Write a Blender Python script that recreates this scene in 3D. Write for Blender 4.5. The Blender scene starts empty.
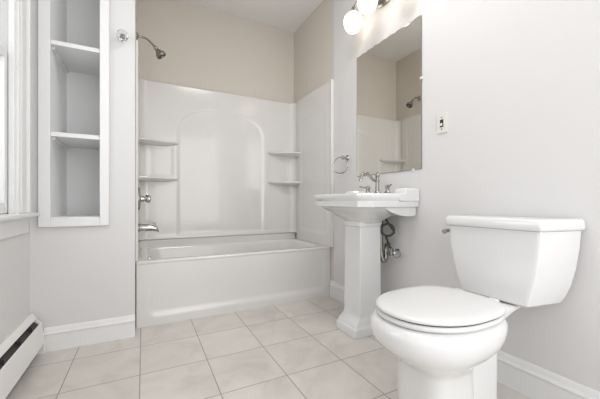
import bpy, bmesh, math, random
from math import pi, sin, cos, radians, atan, hypot, exp
from mathutils import Vector, noise

S = bpy.context.scene
C = S.collection

# ------------------------------------------------------------------ camera
F_PX, H = 304.6, 0.88
YAW = atan(156.5 / 304.6)
cd = bpy.data.cameras.new('camera')
cam = bpy.data.objects.new('camera', cd); C.objects.link(cam)
cam.location = (0, 0, H)
cam.rotation_euler = (pi / 2, 0, -YAW)
cd.sensor_fit = 'HORIZONTAL'; cd.sensor_width = 36
cd.lens = 36 * F_PX / 600
cd.shift_y = 2.5 / 600
cd.clip_start = 0.02
S.camera = cam

# ------------------------------------------------------------------ world, lights, exposure
S.view_settings.view_transform = 'Standard'
S.view_settings.look = 'None'
S.view_settings.gamma = 1
S.view_settings.exposure = 0.38
w = bpy.data.worlds.new('world'); S.world = w; w.use_nodes = True
bg = w.node_tree.nodes['Background']
bg.inputs[0].default_value = (1.0, 1.0, 1.0, 1); bg.inputs[1].default_value = 0.95

def area(name, loc, rot, sx, sy, power, col):
    l = bpy.data.lights.new(name, 'AREA'); l.shape = 'RECTANGLE'; l.size = sx; l.size_y = sy
    l.energy = power; l.color = col
    o = bpy.data.objects.new(name, l); C.objects.link(o); o.location = loc; o.rotation_euler = rot
    return o
area('window_daylight', (-0.95, 1.5, 1.65), (0, -pi / 2, 0), 1.4, 1.0, 5, (0.95, 0.98, 1.0))
area('ceiling_fill_light', (0.75, 1.15, 2.80), (0, 0, 0), 0.5, 0.5, 11, (1.0, 0.98, 0.96))  # added fill below the ceiling; there is no fixture here
area('rear_fill_light', (0.85, -0.70, 1.35), (pi / 2, 0, radians(14)), 1.3, 1.9, 12, (0.98, 0.99, 1.0))  # unseen fill panel on the open side, turned to lighten the left wall

# ------------------------------------------------------------------ materials
def mat(name, col, rough=0.5, metal=0.0, spec=0.5, coat=0.0, mottle=0.0, mscale=6.0, bump=0.0, bscale=60.0):
    m = bpy.data.materials.new(name); m.use_nodes = True
    n = m.node_tree.nodes; L = m.node_tree.links; p = n['Principled BSDF']
    p.inputs['Roughness'].default_value = rough; p.inputs['Metallic'].default_value = metal
    p.inputs['Specular IOR Level'].default_value = spec
    p.inputs['Coat Weight'].default_value = coat
    p.inputs['Coat Roughness'].default_value = 0.06
    tc = n.new('ShaderNodeTexCoord')
    nz = n.new('ShaderNodeTexNoise'); nz.inputs['Scale'].default_value = mscale; nz.inputs['Detail'].default_value = 4
    L.new(tc.outputs['Object'], nz.inputs['Vector'])
    mx = n.new('ShaderNodeMix'); mx.data_type = 'RGBA'
    L.new(nz.outputs['Fac'], mx.inputs[0])
    k = mottle
    mx.inputs[6].default_value = (*[c * (1 - k) for c in col], 1)
    mx.inputs[7].default_value = (*[min(1, c * (1 + k)) for c in col], 1)
    L.new(mx.outputs[2], p.inputs['Base Color'])
    if bump:
        nb = n.new('ShaderNodeTexNoise'); nb.inputs['Scale'].default_value = bscale
        L.new(tc.outputs['Object'], nb.inputs['Vector'])
        b = n.new('ShaderNodeBump'); b.inputs['Strength'].default_value = bump; b.inputs['Distance'].default_value = 0.002
        L.new(nb.outputs['Fac'], b.inputs['Height']); L.new(b.outputs[0], p.inputs['Normal'])
    return m

M = dict(
    wall=mat('painted_wall', (0.69, 0.681, 0.680), 0.75, mottle=0.01, bump=0.12, bscale=120),
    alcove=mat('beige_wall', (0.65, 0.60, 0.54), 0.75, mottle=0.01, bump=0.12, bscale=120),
    ceil=mat('ceiling_paint', (0.82, 0.81, 0.795), 0.9, mottle=0.01),
    trim=mat('white_trim_paint', (0.80, 0.80, 0.80), 0.35, mottle=0.01),
    shelf=mat('shelf_paint', (0.84, 0.845, 0.84), 0.5, mottle=0.015),
    fiberglass=mat('gloss_fiberglass', (0.73, 0.715, 0.695), 0.14, coat=0.4, mottle=0.005),
    porcelain=mat('white_porcelain', (0.755, 0.755, 0.755), 0.10, coat=0.6, mottle=0.004),
    seat=mat('seat_plastic', (0.745, 0.74, 0.738), 0.25, mottle=0.004),
    chrome=mat('chrome', (0.50, 0.50, 0.50), 0.10, metal=1, mottle=0.02),
    nickel=mat('brushed_nickel', (0.36, 0.345, 0.32), 0.25, metal=1, mottle=0.03),
    dark=mat('dark_metal', (0.03, 0.028, 0.027), 0.5, mottle=0.1),
    hose=mat('dark_hose', (0.07, 0.065, 0.06), 0.4, metal=0.3, mottle=0.2, mscale=200),
    heater=mat('heater_enamel', (0.80, 0.79, 0.775), 0.35, mottle=0.02),
    fin=mat('heater_fins', (0.10, 0.09, 0.085), 0.5, metal=0.6, mottle=0.2, mscale=40),
    edge=mat('mirror_edge', (0.22, 0.20, 0.18), 0.4, mottle=0.2, mscale=30),
    mirror=mat('mirror_silver', (0.82, 0.805, 0.76), 0.015, metal=1, mottle=0.003),
    plate=mat('ivory_plate', (0.72, 0.71, 0.66), 0.35, mottle=0.01),
    caulk=mat('grey_caulk', (0.42, 0.41, 0.38), 0.6, mottle=0.05),
    gap=mat('gap_shade_gasket', (0.06, 0.06, 0.06), 0.7, mottle=0.05),  # flat black: painted shade in the lid gaps; also tank rubber, rim mark
)
def glass(name, col, rough=0.03, ior=1.45):
    m = mat(name, col, rough); p = m.node_tree.nodes['Principled BSDF']
    p.inputs['Transmission Weight'].default_value = 1; p.inputs['IOR'].default_value = ior
    return m
M['crystal'] = glass('clear_crystal', (0.95, 0.96, 0.96), 0.05)
M['crystal'].node_tree.nodes['Principled BSDF'].inputs['Transmission Weight'].default_value = 0.8
M['pane'] = glass('window_glass', (0.97, 0.98, 0.98), 0.0, 1.1)
gm = mat('lit_opal_glass', (0.95, 0.93, 0.88), 0.3)
gp = gm.node_tree.nodes['Principled BSDF']
gp.inputs['Emission Color'].default_value = (1.0, 0.86, 0.66, 1); gp.inputs['Emission Strength'].default_value = 1.5
M['globe'] = gm

def tile_mat():
    m = bpy.data.materials.new('floor_tile'); m.use_nodes = True
    n = m.node_tree.nodes; L = m.node_tree.links; p = n['Principled BSDF']
    tc = n.new('ShaderNodeTexCoord'); mp = n.new('ShaderNodeMapping')
    mp.inputs['Location'].default_value = (0.016 + 0.332 * 8, -0.032 + 0.3435 * 8, 0)
    L.new(tc.outputs['Object'], mp.inputs['Vector'])
    br = n.new('ShaderNodeTexBrick'); br.offset = 0; br.squash = 1
    br.inputs['Scale'].default_value = 1; br.inputs['Brick Width'].default_value = 0.332
    br.inputs['Row Height'].default_value = 0.3435; br.inputs['Mortar Size'].default_value = 0.0026
    br.inputs['Mortar Smooth'].default_value = 0.3
    br.inputs['Color1'].default_value = (0, 0, 0, 1); br.inputs['Color2'].default_value = (1, 1, 1, 1)
    L.new(mp.outputs[0], br.inputs['Vector'])
    # per-tile shift for the clouding
    nz = n.new('ShaderNodeTexNoise'); nz.inputs['Scale'].default_value = 3.6; nz.inputs['Detail'].default_value = 6
    nz.inputs['Roughness'].default_value = 0.6; nz.inputs['Distortion'].default_value = 0.9
    sc = n.new('ShaderNodeVectorMath'); sc.operation = 'SCALE'; sc.inputs['Scale'].default_value = 7.0
    L.new(br.outputs['Color'], sc.inputs[0])
    ad = n.new('ShaderNodeVectorMath'); ad.operation = 'ADD'
    L.new(tc.outputs['Object'], ad.inputs[0]); L.new(sc.outputs[0], ad.inputs[1]); L.new(ad.outputs[0], nz.inputs['Vector'])
    cr = n.new('ShaderNodeValToRGB'); L.new(nz.outputs['Fac'], cr.inputs[0])
    e = cr.color_ramp.elements
    e[0].position = 0.30; e[0].color = (0.55, 0.52, 0.48, 1)
    e[1].position = 0.70; e[1].color = (0.70, 0.665, 0.625, 1)
    a = e.new(0.48); a.color = (0.635, 0.60, 0.56, 1)
    mx = n.new('ShaderNodeMix'); mx.data_type = 'RGBA'
    L.new(br.outputs['Fac'], mx.inputs[0]); L.new(cr.outputs[0], mx.inputs[6])
    mx.inputs[7].default_value = (0.28, 0.262, 0.24, 1)
    L.new(mx.outputs[2], p.inputs['Base Color'])
    p.inputs['Roughness'].default_value = 0.38
    b = n.new('ShaderNodeBump'); b.invert = True; b.inputs['Strength'].default_value = 0.5; b.inputs['Distance'].default_value = 0.002
    L.new(br.outputs['Fac'], b.inputs['Height']); L.new(b.outputs[0], p.inputs['Normal'])
    return m
M['tile'] = tile_mat()

# ------------------------------------------------------------------ helpers
ORG = {}
def obj(name, bm, m, parent=None, bevel=0.0, segs=2, smooth=True, ang=35, subd=0, origin=None):
    bmesh.ops.remove_doubles(bm, verts=bm.verts, dist=1e-6)
    bmesh.ops.recalc_face_normals(bm, faces=bm.faces)
    if smooth:
        for f in bm.faces: f.smooth = True
        for e in bm.edges:
            if len(e.link_faces) != 2 or e.calc_face_angle(0) > radians(ang): e.smooth = False
    if parent is not None: o0 = ORG[parent.name]
    elif origin is not None: o0 = Vector(origin)
    else:
        xs = [v.co.x for v in bm.verts]; ys = [v.co.y for v in bm.verts]; zs = [v.co.z for v in bm.verts]
        o0 = Vector(((min(xs) + max(xs)) / 2, (min(ys) + max(ys)) / 2, min(zs)))
    for v in bm.verts: v.co -= o0
    me = bpy.data.meshes.new(name); bm.to_mesh(me); bm.free()
    me.materials.append(m if not isinstance(m, str) else M[m])
    o = bpy.data.objects.new(name, me); C.objects.link(o)
    if parent is not None: o.parent = parent
    else: o.location = o0
    ORG[o.name] = o0
    if bevel:
        b = o.modifiers.new('bevel', 'BEVEL'); b.width = bevel; b.segments = segs; b.limit_method = 'ANGLE'; b.angle_limit = radians(40)
        b.harden_normals = False
    if subd:
        s = o.modifiers.new('sub', 'SUBSURF'); s.levels = subd; s.render_levels = subd
    return o
def thing(name, label, cat, loc, group=None):
    o = bpy.data.objects.new(name, None); C.objects.link(o); o.location = loc; o.empty_display_size = 0.05
    o['label'] = label; o['category'] = cat
    if group: o['group'] = group
    ORG[o.name] = Vector(loc)
    return o
def tag(o, label, cat, group=None):
    o['label'] = label; o['category'] = cat
    if group: o['group'] = group
    return o
def struct(name, bm, m, **k):
    o = obj(name, bm, m, **k); o['kind'] = 'structure'; return o

def B(): return bmesh.new()
def box(bm, x0, x1, y0, y1, z0, z1):
    v = [bm.verts.new(p) for p in ((x0, y0, z0), (x1, y0, z0), (x1, y1, z0), (x0, y1, z0), (x0, y0, z1), (x1, y0, z1), (x1, y1, z1), (x0, y1, z1))]
    for f in ((0, 3, 2, 1), (4, 5, 6, 7), (0, 1, 5, 4), (1, 2, 6, 5), (2, 3, 7, 6), (3, 0, 4, 7)): bm.faces.new([v[i] for i in f])
    return bm
def bx(*a): return box(B(), *a)
def loft(bm, rings, cap0=True, cap1=True, closed=True):
    R = [[bm.verts.new(p) for p in r] for r in rings]
    n = len(R[0])
    for a, b in zip(R, R[1:]):
        for i in range(n if closed else n - 1):
            j = (i + 1) % n
            bm.faces.new((a[i], a[j], b[j], b[i]))
    if cap0: bm.faces.new(list(reversed(R[0])))
    if cap1: bm.faces.new(R[-1])
    return bm
def rrect(x0, x1, y0, y1, z, r, seg=6):
    """rounded rectangle ring; r: one radius or four (x0y0, x1y0, x1y1, x0y1)"""
    rr = [r] * 4 if not isinstance(r, (list, tuple)) else r
    out = []
    for (cx, cy, a0, q) in ((x0, y0, pi, 0), (x1, y0, 1.5 * pi, 1), (x1, y1, 0, 2), (x0, y1, .5 * pi, 3)):
        q_ = max(rr[q], 1e-4)
        ox = cx + q_ if cx == x0 else cx - q_
        oy = cy + q_ if cy == y0 else cy - q_
        for k in range(seg + 1):
            a = a0 + k / seg * pi / 2
            out.append((ox + q_ * cos(a), oy + q_ * sin(a), z))
    return out
def chrect(x0, x1, y0, y1, z, ch):
    """rectangle whose two corners at x0 are chamfered (sink front)"""
    return [(x1, y0, z), (x1, y1, z), (x0 + ch, y1, z), (x0, y1 - ch, z), (x0, y0 + ch, z), (x0 + ch, y0, z)]
def frame_at(t):
    t = t.normalized(); up = Vector((0, 0, 1)) if abs(t.z) < 0.9 else Vector((1, 0, 0))
    a = t.cross(up).normalized(); return a, t.cross(a).normalized()
def tube(bm, pts, r, seg=12, caps=True):
    pts = [Vector(p) for p in pts]; n = len(pts); rs = r if isinstance(r, (list, tuple)) else [r] * n
    rings = []; a = None
    for i, p in enumerate(pts):
        t = (pts[min(i + 1, n - 1)] - pts[max(i - 1, 0)]).normalized()
        if a is None: a, b = frame_at(t)
        else:
            a = (a - t * a.dot(t)).normalized(); b = t.cross(a)
        rings.append([p + (a * cos(2 * pi * k / seg) + b * sin(2 * pi * k / seg)) * rs[i] for k in range(seg)])
    return loft(bm, rings, caps, caps)
def spline(pts, n=8):
    P = [Vector(p) for p in pts]; P = [P[0] * 2 - P[1]] + P + [P[-1] * 2 - P[-2]]; out = []
    for i in range(1, len(P) - 2):
        for k in range(n):
            t = k / n; a, b, c, d = P[i - 1:i + 3]
            out.append(0.5 * ((2 * b) + (c - a) * t + (2 * a - 5 * b + 4 * c - d) * t * t + (3 * b - a - 3 * c + d) * t ** 3))
    out.append(P[-2]); return out
def lathe(bm, origin, axis, prof, seg=24):
    """prof: list of (distance along axis, radius)"""
    o = Vector(origin); t = Vector(axis).normalized(); a, b = frame_at(t)
    rings = [[o + t * d + (a * cos(2 * pi * k / seg) + b * sin(2 * pi * k / seg)) * max(r, 1e-4) for k in range(seg)] for d, r in prof]
    return loft(bm, rings)
def prism(bm, pts, axis, a0, a1):
    """extrude 2-D outline along axis ('x','y','z')"""
    def P(p, a):
        if axis == 'x': return (a, p[0], p[1])
        if axis == 'y': return (p[0], a, p[1])
        return (p[0], p[1], a)
    return loft(bm, [[P(p, a0) for p in pts], [P(p, a1) for p in pts]])
def sstep(a, b, x):
    t = max(0, min(1, (x - a) / (b - a))); return t * t * (3 - 2 * t)
def sheet(bm, us, vs, fn, thick):
    """height-field sheet with real thickness; fn(u,v)->Vector, thick: Vector offset of the back"""
    th = Vector(thick)
    F = [[bm.verts.new(fn(u, v)) for v in vs] for u in us]
    nu, nv = len(us), len(vs)
    K = {}
    def back(i, j):
        if (i, j) not in K: K[(i, j)] = bm.verts.new(Vector(fn(us[i], vs[j])) * 1.0 + th)
        return K[(i, j)]
    for i in range(nu - 1):
        for j in range(nv - 1):
            bm.faces.new((F[i][j], F[i + 1][j], F[i + 1][j + 1], F[i][j + 1]))
            bm.faces.new((back(i, j), back(i, j + 1), back(i + 1, j + 1), back(i + 1, j)))
    for i in range(nu - 1):
        for j in (0, nv - 1): bm.faces.new((F[i][j], F[i + 1][j], back(i + 1, j), back(i, j)))
    for j in range(nv - 1):
        for i in (0, nu - 1): bm.faces.new((F[i][j], F[i][j + 1], back(i, j + 1), back(i, j)))
    return bm
def lin(a, b, n): return [a + (b - a) * i / n for i in range(n + 1)]
def rsdf(x, y, x0, x1, y0, y1, r):
    cx, cy = (x0 + x1) / 2, (y0 + y1) / 2; hx, hy = (x1 - x0) / 2 - r, (y1 - y0) / 2 - r
    dx, dy = abs(x - cx) - hx, abs(y - cy) - hy
    return hypot(max(dx, 0), max(dy, 0)) + min(max(dx, dy), 0) - r

# ------------------------------------------------------------------ room dimensions
XR, XL, YN, YB, ZC = 1.56, -0.584, 2.28, 3.19, 2.85
XE = -0.05            # end of the partition / tub end wall
YF = -0.6             # open side behind the camera
YA = 2.355            # where surround meets the painted right wall

struct('floor', bx(XL - .15, XR + .15, YF, YB + .1, -0.08, 0), 'tile', origin=(0, 0, 0))
struct('ceiling', bx(XL - .15, XR + .15, YF, YB + .1, ZC, ZC + .08), 'ceil')
struct('wall_right', bx(XR, XR + .12, YF, YA, 0, ZC), 'wall')
bm = B(); box(bm, XR, XR + .12, YA, YB, 0, ZC); struct('wall_alcove_right', bm, 'alcove')  # right wall continues here; the light's change of tone is put into beige
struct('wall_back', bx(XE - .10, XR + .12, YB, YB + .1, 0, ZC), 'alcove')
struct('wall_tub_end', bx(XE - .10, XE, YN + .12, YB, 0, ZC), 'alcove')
# partition wall with the opening of the built-in shelves
NX0, NX1, NZ0, NZ1, ND = -0.488, -0.243, 0.782, 2.39, 0.42
bm = B()
box(bm, XL, NX0 - .012, YN, YN + .12, 0, ZC); box(bm, NX1 + .012, XE, YN, YN + .12, 0, ZC)
box(bm, NX0 - .012, NX1 + .012, YN, YN + .12, 0, NZ0 - .012); box(bm, NX0 - .012, NX1 + .012, YN, YN + .12, NZ1 + .012, ZC)
struct('wall_partition', bm, 'wall')
# left wall with the window opening
WY0, WY1, WZ0, WZ1 = 1.05, 2.085, 0.80, 2.42
bm = B()
box(bm, XL - .12, XL, YF, WY0, 0, ZC); box(bm, XL - .12, XL, WY1, YN + .12, 0, ZC)
box(bm, XL - .12, XL, WY0, WY1, 0, WZ0); box(bm, XL - .12, XL, WY0, WY1, WZ1, ZC)
struct('wall_left', bm, 'wall')

# baseboards: profile (offset from wall, height)
BP = [(0, 0), (.015, 0), (.015, .104), (.021, .109), (.022, .115), (.018, .121), (.011, .124), (.010, .138), (.005, .148), (0, .150)]
bm = B(); prism(bm, [(XR - a, z) for a, z in BP], 'y', YF, 2.40); struct('baseboard_right', bm, 'trim', ang=25)
BP2 = [(a, z * .93) for a, z in BP]
bm = B(); prism(bm, [(YN - a, z) for a, z in BP2], 'x', -0.520, XE); struct('baseboard_partition', bm, 'trim', ang=25)

# ------------------------------------------------------------------ window in the left wall
win = bpy.data.objects.new('window_1', None); C.objects.link(win); win.location = (XL, (WY0 + WY1) / 2, WZ0); win['kind'] = 'structure'
ORG[win.name] = Vector(win.location)
def casing_prof(inner, d):
    # points across the casing width, from the opening outward (d=+1/-1 along Y)
    return [(XL, inner), (XL + .014, inner), (XL + .018, inner + d * .006), (XL + .014, inner + d * .012), (XL + .014, inner + d * .018),
            (XL + .014, inner + d * .082), (XL + .018, inner + d * .088), (XL + .026, inner + d * .094), (XL + .026, inner + d * .112), (XL, inner + d * .118)]
for d, yy in ((1, WY1), (-1, WY0)):
    bm = B(); prism(bm, casing_prof(yy, d), 'z', WZ0 + .022, WZ1 + .10); obj('casing', bm, 'trim', win, ang=25)
bm = bx(XL, XL + .026, WY0 - .118, WY1 + .118, WZ1 + .02, WZ1 + .13); obj('head_casing', bm, 'trim', win, bevel=.004)
# jambs with stops and tracks
for d, yy in ((1, WY1), (-1, WY0)):
    bm = B()
    box(bm, XL - .12, XL + .010, yy - (.012 if d > 0 else 0), yy + (.012 if d < 0 else 0), WZ0, WZ1)
    for (xa, xb, t) in ((-.030, -.004, .028), (-.074, -.062, .026)):
        box(bm, XL + xa, XL + xb, *(sorted((yy, yy - d * t))), WZ0 + .01, WZ1)
    obj('jamb', bm, 'trim', win, bevel=.004)
obj('head_jamb', bx(XL - .12, XL + .010, WY0, WY1, WZ1 - .012, WZ1), 'trim', win)
obj('sill', bx(XL - .12, XL + .062, WY0 - .13, WY1 + .135, WZ0, WZ0 + .020), 'trim', win, bevel=.006, segs=3)
bm = B(); prism(bm, [(XL, WZ0), (XL + .018, WZ0), (XL + .018, WZ0 - .012), (XL + .014, WZ0 - .018), (XL + .014, WZ0 - .085), (XL + .009, WZ0 - .092), (XL, WZ0 - .095)], 'y', WY0 - .115, WY1 + .118)
obj('apron', bm, 'trim', win, ang=25)
ZM = 1.62
for (xa, z0, z1) in ((XL - .062, WZ0 + .022, ZM + .02), (XL - .100, ZM - .02, WZ1 - .012)):
    x0, x1 = xa, xa + .030; y0, y1 = WY0 + .014, WY1 - .014
    bm = B(); box(bm, x0, x1, y0, y0 + .045, z0, z1); box(bm, x0, x1, y1 - .045, y1, z0, z1)
    box(bm, x0, x1, y0 + .045, y1 - .045, z0, z0 + .055); box(bm, x0, x1, y0 + .045, y1 - .045, z1 - .035, z1)
    sh = obj('sash', bm, 'trim', win, bevel=.003)
    obj('pane', bx(x0 + .013, x0 + .017, y0 + .045, y1 - .045, z0 + .055, z1 - .035), 'pane', sh)
bm = B(); lathe(bm, (XL - .034, 1.76, .895), (1, 0, 0), [(0, .010), (.004, .010), (.006, .005), (.016, .005), (.018, .009), (.026, .009), (.028, .004)], 16)
obj('sash_knob', bm, 'chrome', win)

# ------------------------------------------------------------------ built-in shelves in the partition
sc = thing('built_in_shelves', 'tall narrow white recessed shelf cabinet with open shelves set in the grey wall', 'shelves', ((NX0 + NX1) / 2, YN, NZ0 - .05))
bm = B(); y1 = YN + ND
box(bm, NX0 - .011, NX0, YN + .001, y1, NZ0 - .011, NZ1 + .011); box(bm, NX1, NX1 + .011, YN + .001, y1, NZ0 - .011, NZ1 + .011)
box(bm, NX0, NX1, YN + .001, y1, NZ0 - .011, NZ0); box(bm, NX0, NX1, YN + .001, y1, NZ1, NZ1 + .011)
obj('side_lining', bm, 'shelf', sc)
obj('back_panel', bx(NX0 - .011, NX1 + .011, y1, y1 + .012, NZ0 - .011, NZ1 + .011), 'shelf', sc)
bm = B(); ya = YN - .020
box(bm, NX0 - .056, NX0, ya, YN, NZ0 - .048, NZ1 + .05); box(bm, NX1, NX1 + .050, ya, YN, NZ0 - .048, NZ1 + .05)
box(bm, NX0, NX1, ya, YN, NZ0 - .048, NZ0); box(bm, NX0, NX1, ya, YN, NZ1, NZ1 + .05)
obj('face_frame', bm, 'trim', sc, bevel=.0025)
for z in (1.297, 1.842):
    obj('shelf', bx(NX0, NX1, YN - .004, y1, z - .026, z), 'trim', sc, bevel=.0015)
for z in (1.297 - .026, 1.842 - .026):
    obj('shelf_cleat', bx(NX0, NX0 + .012, YN + .03, y1, z - .018, z), 'shelf', sc, bevel=.001)
# floor board of the cabinet
obj('bottom_board', bx(NX0, NX1, YN + .001, y1, NZ0, NZ0 + .006), 'shelf', sc)

# ------------------------------------------------------------------ crystal knob on the wall
# knob
kn = thing('glass_knob', 'faceted clear glass knob on a chrome rose high on the grey partition wall', 'knob', (-.118, YN, 1.915))
kz, kx = 1.938, -.118
bm = B(); lathe(bm, (kx, YN, kz), (0, -1, 0), [(0, .022), (.003, .022), (.006, .017), (.008, .009), (.026, .008), (.028, .012), (.031, .012)], 24); obj('rose', bm, 'chrome', kn)
bm = B(); lathe(bm, (kx, YN - .031, kz), (0, -1, 0), [(0, .014), (.006, .026), (.014, .035), (.024, .035), (.034, .026), (.037, .014)], 10)
obj('crystal', bm, 'crystal', kn, smooth=False)

# ------------------------------------------------------------------ baseboard heater
ht = thing('baseboard_heater', 'white metal baseboard radiator under the window with dark louvre slot', 'heater', (XL + .03, 1.3, 0))
HY0, HY1 = -.2, 2.246
x = XL
bm = B(); prism(bm, [(x, .05), (x + .004, .05), (x + .004, .225), (x + .014, .233), (x + .036, .209), (x + .038, .212), (x + .014, .240), (x, .236)], 'y', HY0, HY1); obj('hood', bm, 'heater', ht, ang=20)
bm = B(); prism(bm, [(x + .046, .172), (x + .053, .180), (x + .057, .176), (x + .072, .060), (x + .064, .052), (x + .063, .055), (x + .069, .062), (x + .055, .170)], 'y', HY0, HY1); obj('front_panel', bm, 'heater', ht, ang=20)
bm = B(); prism(bm, [(x, .0), (x + .076, .0), (x + .076, .06), (x + .058, .182), (x + .040, .204), (x + .018, .240), (x, .240)], 'y', HY1, HY1 + .012); obj('end_cap', bm, 'heater', ht, bevel=.003)
bm = B(); tube(bm, [(x + .032, HY0, .11), (x + .032, HY1, .11)], .011, 12)
for k in range(110):
    y = 1.15 + k * .0095; box(bm, x + .010, x + .050, y, y + .0012, .080, .142)
obj('fin_element', bm, 'fin', ht)
bm = B(); prism(bm, [(x + .006, .145), (x + .052, .145), (x + .050, .172), (x + .030, .192), (x + .006, .200)], 'y', HY0, HY1); obj('slot_shade_block', bm, 'dark', ht)  # black block fills the slot; the shade inside is put into its colour
for y in (1.75, 1.95, 2.12):
    obj('bracket', bx(x + .004, x + .050, y, y + .004, .15, .200), 'dark', ht)

# ------------------------------------------------------------------ bathtub
tb = thing('bathtub', 'white alcove bathtub with recessed front apron between the two walls', 'bathtub', (.75, 2.78, 0))
TX0, TX1, TY0, TY1, TZ = -.048, XR - .002, 2.40, YB - .004, .464
bm = B()
R = []
r0 = .012
for (ins, z) in ((.006, TZ - .026), (.004, TZ - .024), (.0, TZ - .016), (.0, TZ - .008), (.004, TZ - .002), (.012, TZ)):
    R.append(rrect(TX0 + ins, TX1 - ins, TY0 + ins, TY1 - ins, z, r0 + .004, 6))
for (z, ix0, ix1, iy0, iy1, rad) in ((TZ, .065, .075, .060, .075, .10), (TZ - .006, .075, .085, .068, .082, .11), (TZ - .03, .085, .10, .078, .090, .11),
        (.30, .10, .16, .095, .11, .12), (.16, .13, .24, .12, .13, .13), (.125, .17, .29, .155, .165, .13), (.115, .24, .36, .20, .21, .12)):
    R.append(rrect(TX0 + ix0, TX1 - ix1, TY0 + iy0, TY1 - iy1, z, rad, 6))
loft(bm, R, False, True)
obj('basin', bm, 'fiberglass', tb, ang=50)
def apron(xv, zv):
    d = rsdf(xv, zv, TX0 + .07, TX1 - .04, .050, TZ + .4, .07)
    dep = .013 * (1 - sstep(-.055, .0, d))
    lip = .013 * sstep(.14, TZ - .03, zv)                     # recess closes under the rolled rim
    return Vector((xv, TY0 + .004 + max(0, dep - lip), zv))
bm = B(); sheet(bm, lin(TX0 + .004, TX1 - .004, 130), lin(0, TZ - .018, 60), apron, (0, .012, 0)); obj('apron', bm, 'fiberglass', tb, ang=60)
bm = B(); lathe(bm, (TX0 + .088, 2.78, .405), (1, 0, -.2), [(0, .034), (.004, .034), (.008, .028), (.009, .006), (.006, .004)], 24); obj('overflow_plate', bm, 'chrome', tb)
bm = B(); lathe(bm, (.30, 2.78, .113), (0, 0, 1), [(0, .032), (.005, .032), (.007, .024), (.004, .015)], 24); obj('drain', bm, 'chrome', tb)
bm = B(); lathe(bm, (TX0 + .055, 2.448, TZ - .001), (0, 0, 1), [(0, .005), (.0015, .004)], 12); obj('rim_mark', bm, 'gap', tb)

SX1_ = XR - .020
bm = B(); yb = 3.128
box(bm, TX0 + .012, SX1_ + .010, yb + .006, TY1, TZ - .004, .528)
obj('back_flange', bm, 'fiberglass', tb, bevel=.004)
obj('caulk_line', bx(TX0 + .012, SX1_ + .010, yb + .003, yb + .03, .528, .5335), 'caulk', tb)
# ------------------------------------------------------------------ tub surround
su = thing('tub_surround', 'glossy white three-sided tub surround with raised arch and corner shelves', 'tub surround', (.75, 3.1, TZ))
SX0, SX1 = XE + .016, XR - .020
SYB = 3.150
SZ0, SZ1 = .533, 2.008
AX, AW, AS = .728, .435, 1.545      # arch centre, half width, spring height
def arch_d(xv, zv):
    """signed distance-like value, negative inside the arch field"""
    if zv > AS: return (abs(xv - AX) ** 2.5 + ((zv - AS) * AW / .255) ** 2.5) ** .4 - AW
    return max(abs(xv - AX) - AW, .56 - zv)
def back_y(xv, zv):
    y = SYB
    y -= .009 * sstep(-.030, .020, arch_d(xv, zv))          # everything outside the arch stands forward
    # pocket between the two shelves of each corner tower
    for (a, b) in ((SX0 + .06, .262), (1.205, SX1 - .07)):
        y += .0035 * (1 - sstep(-.03, 0, rsdf(xv, zv, a, b, 1.115, 1.405, .02)))
    # coved corners
    for e, q in ((xv - SX0, 1), (SX1 - xv, 1)):
        r = .065
        if e < r: y -= (r - math.sqrt(max(0, r * r - (r - e) ** 2)))
    y -= .006 * (1 - sstep(.55, .575, zv))                  # ledge at the bottom
    return y
def backf(xv, zv):
    return Vector((xv, back_y(xv, zv), zv))
ux = [SX0 + .065 * (1 - cos(t * pi / 2 / 8)) for t in range(8)] + lin(SX0 + .065, SX1 - .065, 150) + [SX1 - .065 * (1 - cos(t * pi / 2 / 8)) for t in range(7, -1, -1)]
bm = B()
zs = lin(SZ0 + .001, SZ1 - .008, 130)
F = [[bm.verts.new(backf(xv, zv)) for zv in zs] + [bm.verts.new((xv, back_y(xv, SZ1) + .006, SZ1)), bm.verts.new((xv, YB - .001, SZ1))] for xv in ux]
for i in range(len(ux) - 1):
    for j in range(len(F[0]) - 1):
        bm.faces.new((F[i][j], F[i + 1][j], F[i + 1][j + 1], F[i][j + 1]))
lo = [(f[0], bm.verts.new((f[0].co.x, YB - .001, f[0].co.z))) for f in F]
for a, b in zip(lo, lo[1:]): bm.faces.new((a[0], b[0], b[1], a[1]))
hi = [f[-1] for f in F]
for i in range(len(F) - 1): bm.faces.new((lo[i][1], lo[i + 1][1], hi[i + 1], hi[i]))
obj('back_panel', bm, 'fiberglass', su, ang=70)
# side panels
def sidef(xface, s, y0):
    def fn(yv, zv):
        dep = .006 * (1 - sstep(-.018, 0, rsdf(yv, zv, y0 + .11, 2.985, .575, 1.78, .05)))
        rim = .010 * (1 - sstep(y0 + .014, y0 + .030, yv)) * (1 if s > 0 else 0)
        return Vector((xface + s * (dep - rim), yv, zv))
    return fn
for xf, s, th, y0, nm in ((SX1, 1, (.019, 0, 0), YA, 'right_panel'), (SX0, -1, (-.015, 0, 0), 2.41, 'left_panel')):
    bm = B(); fn = sidef(xf, s, y0)
    ys = [y0, y0 + .002, y0 + .006] + lin(y0 + .012, 3.07, 70); zz = lin(TZ + .001, SZ1 - .006, 100) + [SZ1]
    V = [[bm.verts.new(fn(a, b)) for b in zz] for a in ys]
    xw = XR - .001 if s > 0 else XE + .001
    for i in range(len(ys)):
        V[i].append(bm.verts.new((xw, ys[i], SZ1)))
    V[0][0].co.x = V[0][0].co.x
    for i in range(len(ys) - 1):
        for j in range(len(V[0]) - 1): bm.faces.new((V[i][j], V[i + 1][j], V[i + 1][j + 1], V[i][j + 1]))
    fr = [bm.verts.new((xw, y0, b)) for b in zz[:-1]]
    for j in range(len(fr) - 1): bm.faces.new((fr[j], fr[j + 1], V[0][j + 1], V[0][j]))
    bm.faces.new((fr[-1], V[0][-1], V[0][-2], V[0][-3]))
    obj(nm, bm, 'fiberglass', su, ang=50)
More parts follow.
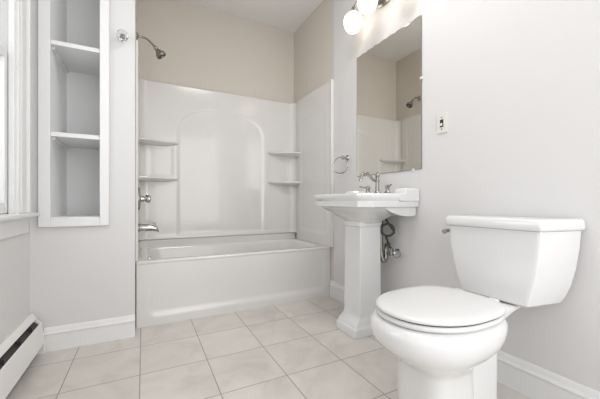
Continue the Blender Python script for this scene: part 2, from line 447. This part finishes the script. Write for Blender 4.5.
# corner shelves
def shelf_outline(side):
    if side < 0:
        x0 = SX0 - .004
        pts = [(x0, SYB), (x0, 3.005), (x0 + .05, 3.010), (x0 + .12, 3.030), (x0 + .20, 3.062), (x0 + .27, 3.092), (x0 + .325, 3.112), (x0 + .335, SYB)]
    else:
        x0 = SX1 + .004
        pts = [(x0, SYB), (x0, 2.985), (x0 - .07, 2.990), (x0 - .14, 3.003), (x0 - .20, 3.035), (x0 - .26, 3.075), (x0 - .325, 3.112), (x0 - .335, SYB)]
    return pts
for side in (-1, 1):
    for z in ((1.447, 1.108) if side < 0 else (1.430, 1.106)):
        pts = shelf_outline(side)
        cx = SX0 if side < 0 else SX1
        def ins(p, k): return (p[0] + (cx - p[0]) * k, p[1] + (SYB - p[1]) * k)
        bm = B()
        loft(bm, [[(*ins(p, .32), z - .040) for p in pts], [(*ins(p, .10), z - .026) for p in pts], [(*ins(p, .0), z - .014) for p in pts], [(*p, z - .003) for p in pts], [(*ins(p, .02), z) for p in pts]])
        obj('corner_shelf', bm, 'fiberglass', su, ang=50)

# ------------------------------------------------------------------ shower fittings on the tub end wall
YC = 2.78
sh = thing('wall_shower', 'small nickel shower head on a bent arm high on the tub end wall', 'shower head', (XE, YC, 2.22))
zz = 2.215
bm = B(); lathe(bm, (XE, YC, zz), (1, 0, 0), [(0, .030), (.004, .030), (.010, .022), (.014, .012), (.016, .010)], 24); obj('escutcheon', bm, 'nickel', sh)
p = spline([(XE + .010, YC, zz), (XE + .05, YC, zz + .001), (XE + .085, YC, zz - .012), (XE + .135, YC, zz - .058)], 8)
bm = B(); tube(bm, p, .0085, 14); obj('arm', bm, 'nickel', sh)
d = Vector((.62, 0, -.78)).normalized()
bm = B(); lathe(bm, Vector((XE + .130, YC, zz - .052)), d, [(0, .012), (.010, .016), (.020, .016), (.026, .013), (.046, .022), (.066, .038), (.080, .041), (.092, .040)], 28); hd = obj('head', bm, 'nickel', sh)
o2 = Vector((XE + .130, YC, zz - .052)) + d * .092
bm = B(); lathe(bm, o2, d, [(-.001, .034), (.002, .034), (.002, .0)], 28); obj('spray_face', bm, 'dark', hd)
bm = B(); lathe(bm, o2 + d * .002, d, [(0, .012), (.006, .010), (.006, 0)], 18); obj('spray_button', bm, 'nickel', hd)

va = thing('shower_valve', 'chrome shower mixer with round plate and knob above the tub spout', 'valve', (SX0, YC, .87))
vz = .905
bm = B(); lathe(bm, (SX0 - .012, YC, vz), (1, 0, 0), [(0, .092), (.018, .092), (.022, .086), (.027, .050), (.029, .024)], 36); obj('plate', bm, 'nickel', va)
bm = B(); lathe(bm, (SX0 + .014, YC, vz), (1, 0, 0), [(0, .026), (.022, .024), (.024, .018), (.034, .018), (.036, .027), (.046, .031), (.066, .029), (.074, .020), (.076, .006)], 24); hb = obj('handle', bm, 'chrome', va)
bm = B(); tube(bm, [(SX0 + .055, YC, vz + .02), (SX0 + .058, YC - .02, vz + .034), (SX0 + .060, YC - .05, vz + .038)], [.008, .006, .005], 10); obj('lever', bm, 'chrome', va)

sp = thing('tub_spout', 'chrome tub spout with lift knob below the mixer on the tub end wall', 'spout', (SX0, YC, .64))
sz = .672
bm = B()
rings = []
for (dx, zt, zb, w_) in ((-.012, .030, -.030, .028), (.0, .030, -.030, .028), (.03, .029, -.030, .028), (.07, .026, -.029, .026), (.105, .020, -.030, .024), (.130, .010, -.036, .022), (.142, -.006, -.040, .019), (.146, -.020, -.041, .016)):
    cz, hz = (zt + zb) / 2, (zt - zb) / 2
    rings.append([(SX0 + dx, YC + w_ * cos(2 * pi * k / 20), sz + cz + hz * sin(2 * pi * k / 20)) for k in range(20)])
loft(bm, rings); obj('body', bm, 'chrome', sp)
bm = B(); lathe(bm, (SX0 - .012, YC, sz), (1, 0, 0), [(0, .036), (.016, .036), (.020, .030)], 28); obj('wall_flange', bm, 'nickel', sp)
bm = B(); lathe(bm, (SX0 + .115, YC, sz + .014), (0, 0, 1), [(0, .005), (.016, .005), (.018, .009), (.028, .009), (.030, .004)], 14); obj('lift_knob', bm, 'chrome', sp)

# ------------------------------------------------------------------ mirror on the right wall
mi = thing('mirror', 'tall frameless rectangular mirror with a wavy top edge above the sink', 'mirror', (XR, 1.68, 1.088))
MY0, MY1, MZ0, MZ1 = 1.354, 2.010, 1.088, 2.064
random.seed(4)
N = 66
top = []  # scalloped outline along the top edge
for i in range(N + 1):
    t = i / N; y = MY0 + (MY1 - MY0) * t
    a = .0085 * abs(sin(t * 8.4 * pi)) ** .6 + .003 * noise.noise(Vector((t * 19, 3, 0)))
    top.append((y, MZ1 - .010 + a))
pts = [(MY0, MZ0)] + top + [(MY1, MZ0)]
bm = B(); prism(bm, pts, 'x', XR - .0008, XR - .0050); obj('glass_edge', bm, 'edge', mi, smooth=False)
pin = [(MY0 + .004, MZ0 + .003)] + [(max(MY0 + .004, min(MY1 - .003, y)), z - .003) for y, z in top] + [(MY1 - .003, MZ0 + .003)]
bm = B(); prism(bm, pin, 'x', XR - .0045, XR - .0056); obj('reflective_face', bm, 'mirror', mi, smooth=False)
for (y, z, vert) in ((MY0, 1.66, True), (1.42, MZ0, False), (1.94, MZ0, False)):
    bm = B()
    if vert: box(bm, XR - .011, XR, y - .010, y + .010, z - .008, z + .008)
    else: box(bm, XR - .011, XR, y - .008, y + .008, z - .011, z + .008)
    obj('clip', bm, 'plate', mi, bevel=.002)

# ------------------------------------------------------------------ vanity light
vl = thing('vanity_light', 'nickel wall light above the mirror with three lit white glass globes', 'wall light', (XR, 1.68, 2.33))
bm = B()
rings = []
for (x, k) in ((XR - .0005, 1.0), (XR - .010, 1.0), (XR - .018, .86), (XR - .022, .60)):
    rings.append([(x, 1.68 + .105 * k * cos(2 * pi * i / 40), 2.372 + .066 * k * sin(2 * pi * i / 40)) for i in range(40)])
loft(bm, rings); obj('backplate', bm, 'nickel', vl)
GL = [(1.450, 1.920), (1.385, 1.668), (1.450, 1.420)]
GZ = 2.195
bm = B(); tube(bm, spline([(1.450, 1.920, 2.382), (1.425, 1.80, 2.395), (1.390, 1.67, 2.398), (1.425, 1.54, 2.395), (1.450, 1.42, 2.382)], 10), .009, 12)
tube(bm, [(XR - .02, 1.68, 2.372), (1.46, 1.68, 2.385), (1.392, 1.67, 2.398)], .011, 12); obj('arm', bm, 'nickel', vl)
for gx, gy in GL:
    bm = B(); lathe(bm, (gx, gy, 2.395), (0, 0, -1), [(0, .010), (.010, .012), (.030, .013), (.040, .022), (.052, .034), (.062, .036), (.064, .030)], 24); hl = obj('socket', bm, 'nickel', vl)
    bm = B(); lathe(bm, (gx, gy, GZ), (0, 0, 1), [(0, .004), (.003, .024), (.012, .041), (.028, .055), (.050, .065), (.075, .071), (.100, .072), (.122, .066), (.138, .052), (.150, .034), (.158, .028)], 32); obj('glass_globe', bm, 'globe', vl, ang=60)

# ------------------------------------------------------------------ towel ring
tr = thing('towel_ring', 'chrome towel ring on the wall between tub surround and mirror', 'towel ring', (XR, 2.12, 1.19))
ty, tz = 2.140, 1.258
bm = B(); lathe(bm, (XR, ty, tz), (-1, 0, 0), [(0, .026), (.005, .026), (.010, .020), (.014, .011), (.040, .010), (.044, .016), (.056, .017), (.062, .010)], 24); obj('mount', bm, 'chrome', tr)
bm = B(); tube(bm, [(XR - .050 - (.024 + .070 * sin(a)) * .42, ty + (.024 + .070 * sin(a)) * .90, tz - .064 + .070 * cos(a)) for a in [k * 2 * pi * .995 / 48 for k in range(49)]], .0045, 10)
obj('ring', bm, 'chrome', tr)

# ------------------------------------------------------------------ light switch
sw = thing('light_switch', 'ivory wall switch plate with a dark toggle on the wall right of the mirror', 'light switch', (XR, 1.217, 1.283))
sy, sz_ = 1.208, 1.341
bm = bx(XR - .006, XR, sy - .036, sy + .036, sz_ - .058, sz_ + .058); obj('plate', bm, 'plate', sw, bevel=.003, segs=3)
bm = bx(XR - .0075, XR - .005, sy - .011, sy + .011, sz_ - .022, sz_ + .022); obj('toggle_slot', bm, 'dark', sw, bevel=.0004)
bm = B(); prism(bm, [(XR - .004, sz_ - .013), (XR - .018, sz_ - .017), (XR - .019, sz_ - .008), (XR - .004, sz_ + .004)], 'y', sy - .005, sy + .005); obj('toggle', bm, 'trim', sw, bevel=.001)
for dz in (.034, -.034):
    bm = B(); lathe(bm, (XR - .006, sy, sz_ + dz), (-1, 0, 0), [(0, .0045), (.0015, .0035)], 12); obj('screw', bm, 'nickel', sw)

# ------------------------------------------------------------------ pedestal sink
ps = thing('pedestal_sink', 'white square pedestal sink with stepped rim standing below the mirror', 'sink', (1.33, 1.69, 0))
CY = 1.678
def bas(x0, hw, z, ch, x1=XR - .003): return chrect(x0 - (.010 if x0 < 1.17 else 0), x1, CY - hw, CY + hw, z, ch)
bm = B()
loft(bm, [bas(1.290, .088, .738, .02, 1.425), bas(1.258, .104, .750, .03, 1.428), bas(1.232, .142, .768, .045, 1.430), bas(1.200, .196, .792, .06, 1.435), bas(1.175, .246, .818, .075, 1.445), bas(1.158, .274, .836, .082, 1.47), bas(1.150, .286, .847, .085, 1.555),
          bas(1.142, .292, .850, .062), bas(1.128, .300, .850, .062), bas(1.128, .302, .883, .062), bas(1.133, .298, .886, .062), bas(1.126, .303, .895, .062), bas(1.119, .307, .908, .062), bas(1.117, .308, .922, .062), bas(1.121, .304, .931, .062),
          bas(1.130, .296, .934, .062), bas(1.160, .270, .930, .085, 1.40), bas(1.185, .245, .890, .08, 1.385), bas(1.215, .20, .830, .07, 1.36), bas(1.25, .12, .790, .05, 1.33)])
bb = obj('basin', bm, 'porcelain', ps, bevel=.004, segs=2, ang=40)
# raised deck and back ledge
bm = B()
def ledge_top(y):
    return .940 + .025 * sstep(.205, .222, abs(y - CY))
ringsL = []
for y in [CY - .308, CY - .300, CY - .24, CY - .222, CY - .216, CY - .211, CY - .205, CY - .1, CY, CY + .1, CY + .205, CY + .211, CY + .216, CY + .222, CY + .24, CY + .300, CY + .308]:
    h = ledge_top(y) - (.004 if abs(y - CY) > .305 else 0)
    ringsL.append([(x, y, z) for x, z in [(XR - .003, .885), (1.385, .885), (1.385, .928), (1.392, .933), (1.420, .934), (1.428, .935), (1.434, h - .005), (1.440, h), (XR - .003, h)]])
loft(bm, ringsL)
obj('back_ledge', bm, 'porcelain', ps, bevel=.004, segs=3, ang=40)
# rear under-box
bm = B()
prism(bm, [(1.27, .856), (XR - .004, .856), (XR - .004, .798), (1.540, .789), (1.47, .789), (1.42, .796), (1.36, .812), (1.30, .838)], 'y', CY - .280, CY + .280)
obj('rear_apron', bm, 'porcelain', ps, bevel=.003, ang=40)
bm = B()
def sq(x0, x1, hw, z): return chrect(x0, x1, CY - hw, CY + hw, z, .004)
PX0, PX1 = 1.262, 1.434
loft(bm, [sq(1.202, 1.448, .111, .0), sq(1.202, 1.448, .111, .050), sq(1.206, 1.446, .108, .057), sq(1.212, 1.444, .105, .060), sq(1.217, 1.442, .103, .074), sq(1.228, 1.440, .098, .092), sq(1.243, 1.438, .093, .106), sq(1.250, 1.436, .090, .118),
          sq(1.252, 1.436, .089, .126), sq(PX0 - .006, PX1, .089, .150), sq(PX0, PX1, .085, .70), sq(PX0, PX1, .085, .714), sq(PX0 - .006, PX1, .090, .718), sq(PX0 - .008, PX1, .092, .730), sq(PX0 - .004, PX1, .088, .738), sq(PX0 + .004, PX1, .084, .755)])
obj('pedestal', bm, 'porcelain', ps, bevel=.003, segs=2, ang=40)
bm = B(); lathe(bm, (1.29, CY, .789), (0, 0, 1), [(0, .028), (.003, .028), (.004, .015)], 20); obj('drain', bm, 'chrome', ps)

# ------------------------------------------------------------------ faucet
fa = thing('faucet', 'brushed nickel gooseneck faucet with two lever handles on the pedestal sink', 'faucet', (1.43, CY, .940))
fx, fz = 1.478, .9395
FY = CY - .004
bm = B(); lathe(bm, (fx, FY, fz), (0, 0, 1), [(0, .026), (.004, .026), (.010, .019), (.016, .015), (.022, .013), (.080, .012), (.086, .017), (.092, .017), (.098, .013), (.122, .014), (.128, .017), (.134, .012), (.142, .007), (.148, .009), (.154, .003)], 20); obj('column', bm, 'nickel', fa)
bm = B(); pp = spline([(fx, FY, fz + .098), (fx - .035, FY, fz + .094), (fx - .068, FY, fz + .122), (fx - .096, FY, fz + .142), (fx - .128, FY, fz + .134), (fx - .146, FY, fz + .106), (fx - .150, FY, fz + .084)], 7)
tube(bm, pp, [.0105] * (len(pp) - 6) + [.010, .0095, .0095, .010, .012, .014], 14); obj('spout', bm, 'nickel', fa)
for s_ in (1, -1):
    hy = FY + s_ * .102
    bm = B(); lathe(bm, (fx, hy, fz), (0, 0, 1), [(0, .024), (.004, .024), (.010, .016), (.018, .013), (.036, .013), (.042, .017), (.052, .016), (.058, .006)], 18)
    tube(bm, [(fx, hy, fz + .044), (fx - .018, hy + s_ * .03, fz + .047), (fx - .028, hy + s_ * .062, fz + .055)], [.006, .005, .0065], 10)
    obj('handle', bm, 'nickel' if s_ > 0 else 'nickel', fa)

# ------------------------------------------------------------------ plumbing beside the pedestal
sv = thing('supply_valve', 'chrome shut-off valve with oval handle on the wall beside the sink pedestal', 'valve', (XR, 1.56, .52))
vy, vz2 = 1.560, .528
bm = B(); lathe(bm, (XR, vy, vz2), (-1, 0, 0), [(0, .030), (.003, .030), (.009, .014), (.010, .008), (.050, .008)], 24); obj('escutcheon', bm, 'chrome', sv)
bm = B(); lathe(bm, (XR - .040, vy, vz2), (-1, 0, 0), [(0, .012), (.004, .015), (.030, .015), (.034, .010)], 18)
lathe(bm, (XR - .055, vy, vz2), (0, 0, 1), [(0, .010), (.020, .010), (.022, .012), (.036, .012)], 16)
lathe(bm, (XR - .055, vy, vz2), (0, -1, .1), [(0, .010), (.020, .010), (.022, .007), (.036, .006)], 16); obj('body', bm, 'chrome', sv)
bm = B(); rr = []
for d_, k in ((.034, .5), (.037, .9), (.044, 1.0), (.051, .9), (.054, .5)):
    rr.append([(XR - .055 + .026 * k * cos(2 * pi * i / 28), vy - d_, vz2 + .004 + .028 * k * sin(2 * pi * i / 28)) for i in range(28)])
loft(bm, rr); obj('handle', bm, 'chrome', sv)
hs = B()
hc = Vector((1.475, 1.568, .690)); hx = Vector((.74, -.67, 0)).normalized()     # loop stands across the corner behind the pedestal
loop = [hc + hx * (.041 * cos(a)) + Vector((0, 0, .041 * sin(a))) + Vector((.67, .74, 0)) * (.012 * k / 14) for k, a in ((k, -pi / 2 + k * 2 * pi / 14) for k in range(18))]
tube(hs, spline([(XR - .055, vy, vz2 + .034), (1.50, 1.590, .58), (1.49, 1.585, .615), (1.468, 1.575, .642)] + loop[1:] + [(1.485, 1.61, .775), (1.48, 1.62, .808)], 5), .0075, 10)
tag(obj('supply_hose', hs, 'hose'), 'dark flexible supply hose looped under the sink above the valve', 'hose')

pt = spline([(1.472, 1.632, .80), (1.472, 1.632, .66), (1.472, 1.630, .545), (1.475, 1.622, .490), (1.490, 1.618, .470), (1.508, 1.622, .490), (1.515, 1.630, .545), (1.535, 1.640, .575), (XR - .001, 1.642, .578)], 8)
bm = B(); tube(bm, pt, .016, 16)
tag(obj('drain_pipe', bm, 'nickel'), 'chrome drain pipe with a bend running into the wall behind the sink pedestal', 'drain pipe')
# ------------------------------------------------------------------ toilet
TYC = .803
to = thing('toilet', 'white two-piece toilet with closed lid against the right wall', 'toilet', (1.2, TYC, 0))
def egg(xf, xb, a, z, n=56, e=2.3, bk=2.9):
    """egg ring: front xf, back xb, half width a; widest a little behind the middle"""
    xc = xf + (xb - xf) * .52; out = []
    for k in range(n):
        t = 2 * pi * k / n; c_, s_ = cos(t), sin(t)
        ex = bk if c_ > 0 else e
        X = abs(c_) ** (2 / ex) * (xb - xc if c_ > 0 else xc - xf) * (1 if c_ > 0 else -1)
        Y = abs(s_) ** (2 / ex) * a * (1 if s_ > 0 else -1)
        out.append((xc + X, TYC + Y, z))
    return out
bm = B()
Q = dict(e=3.6, bk=4.5)
loft(bm, [egg(.868, 1.115, .122, .0, **Q), egg(.868, 1.115, .122, .012, **Q), egg(.874, 1.110, .117, .022, **Q), egg(.876, 1.100, .114, .10, **Q), egg(.876, 1.095, .113, .21, **Q), egg(.872, 1.095, .114, .262, e=3.3, bk=4), egg(.860, 1.10, .122, .286, e=3, bk=3.6), egg(.834, 1.12, .143, .308, e=2.6),
          egg(.795, 1.16, .169, .334), egg(.761, 1.20, .188, .362), egg(.741, 1.225, .198, .393), egg(.737, 1.235, .200, .420), egg(.744, 1.24, .196, .443), egg(.762, 1.235, .184, .455), egg(.80, 1.21, .16, .458)])
loft(bm, [rrect(1.00, 1.285, TYC - .112, TYC + .112, 0, .05), rrect(1.00, 1.285, TYC - .112, TYC + .112, .012, .05), rrect(1.01, 1.272, TYC - .104, TYC + .104, .024, .05), rrect(1.02, 1.262, TYC - .098, TYC + .098, .12, .05),
          rrect(1.02, 1.262, TYC - .100, TYC + .100, .28, .05), rrect(1.04, 1.265, TYC - .100, TYC + .100, .36, .05), rrect(1.08, 1.30, TYC - .100, TYC + .100, .41, .05), rrect(1.13, 1.38, TYC - .100, TYC + .100, .437, .045), rrect(1.15, 1.45, TYC - .098, TYC + .098, .447, .045), rrect(1.16, 1.45, TYC - .092, TYC + .092, .452, .04)])
obj('bowl', bm, 'porcelain', to, ang=60)
ZO = .033
def sg(xf, xb, a, z): return egg(xf - .024, xb - .044, a - .001, z + ZO, e=2.15)
bm = B(); loft(bm, [sg(.800, 1.265, .184, .426), sg(.788, 1.27, .190, .429), sg(.785, 1.27, .192, .436), sg(.790, 1.27, .189, .4435), sg(.80, 1.265, .184, .445)])
obj('seat', bm, 'seat', to, ang=60)
bm = B(); loft(bm, [sg(.798, 1.265, .185, .4445), sg(.798, 1.265, .185, .4505)]); obj('seat_gap_shade', bm, 'gap', to)  # dark sheet paints the shade between seat and lid
bm = B(); loft(bm, [sg(.795, 1.27, .187, .4497), sg(.786, 1.275, .192, .4520), sg(.784, 1.278, .193, .458), sg(.787, 1.275, .191, .4635), sg(.800, 1.265, .182, .4675), sg(.84, 1.235, .152, .4705), sg(.92, 1.17, .085, .4725)])
obj('seat_lid', bm, 'seat', to, ang=60)
for s_ in (-1, 1):
    bm = bx(1.215, 1.252, TYC + s_ * .075 - .020, TYC + s_ * .075 + .020, .458, .495); obj('hinge', bm, 'seat', to, bevel=.006, segs=3)
# tank: a blunt trapezoid in plan, wider against the wall, tapering down
TKY = TYC
def rpoly(pts, rad, z, seg=4):
    out = []; n = len(pts)
    for i in range(n):
        p = Vector(pts[i]); a = (Vector(pts[i - 1]) - p).normalized(); b = (Vector(pts[(i + 1) % n]) - p).normalized()
        p0 = p + a * rad[i]; p1 = p + b * rad[i]
        for k in range(seg + 1):
            t = k / seg; q = p0 * (1 - t) ** 2 + p * 2 * t * (1 - t) + p1 * t * t
            out.append((q.x, q.y, z))
    return out
def tk(xf, xb, hf, hb, z, r=.016):
    hf += .007
    return rpoly([(xf, TKY - hf), (xb, TKY - hb), (xb, TKY + hb), (xf, TKY + hf)], [r, .012, .012, r], z)
bm = B()
loft(bm, [tk(1.380, 1.500, .105, .140, .457), tk(1.355, 1.525, .130, .168, .459), tk(1.348, 1.534, .137, .180, .466), tk(1.345, 1.538, .144, .195, .495), tk(1.342, 1.541, .156, .211, .54), tk(1.338, 1.544, .172, .226, .61), tk(1.335, 1.547, .184, .236, .69), tk(1.333, 1.549, .190, .241, .766)])
obj('tank', bm, 'porcelain', to, ang=22)
bm = B()
loft(bm, [tk(1.327, 1.551, .193, .244, .7675), tk(1.320, 1.554, .198, .249, .770), tk(1.317, 1.555, .200, .251, .778), tk(1.317, 1.555, .200, .251, .796), tk(1.320, 1.554, .198, .249, .806), tk(1.328, 1.552, .192, .244, .812), tk(1.345, 1.547, .178, .23, .8145)])
obj('tank_lid', bm, 'porcelain', to, ang=50)
bm = B(); loft(bm, [tk(1.334, 1.548, .188, .239, .7655), tk(1.334, 1.548, .188, .239, .7680)]); obj('lid_gap_shade', bm, 'gap', to)  # dark sheet paints the shade line under the tank lid
bm = B(); lathe(bm, (1.375, TKY + .190, .738), (-.2, 1, 0), [(0, .014), (.010, .014), (.014, .010), (.020, .009)], 18)
tube(bm, [(1.372, TKY + .213, .738), (1.345, TKY + .214, .737), (1.322, TKY + .210, .734)], [.0085, .010, .012], 14); obj('flush_lever', bm, 'chrome', to)
bm = B(); lathe(bm, (1.40, TKY, .447), (0, 0, 1), [(0, .045), (.014, .045)], 24); obj('tank_gasket', bm, 'gap', to)
for s_ in (-1, 1):
    bm = B(); lathe(bm, (1.20, TYC + s_ * .106, .012), (0, s_, .6), [(-.01, .017), (.006, .016), (.014, .010), (.017, .003)], 16); obj('bolt_cap', bm, 'porcelain', to)
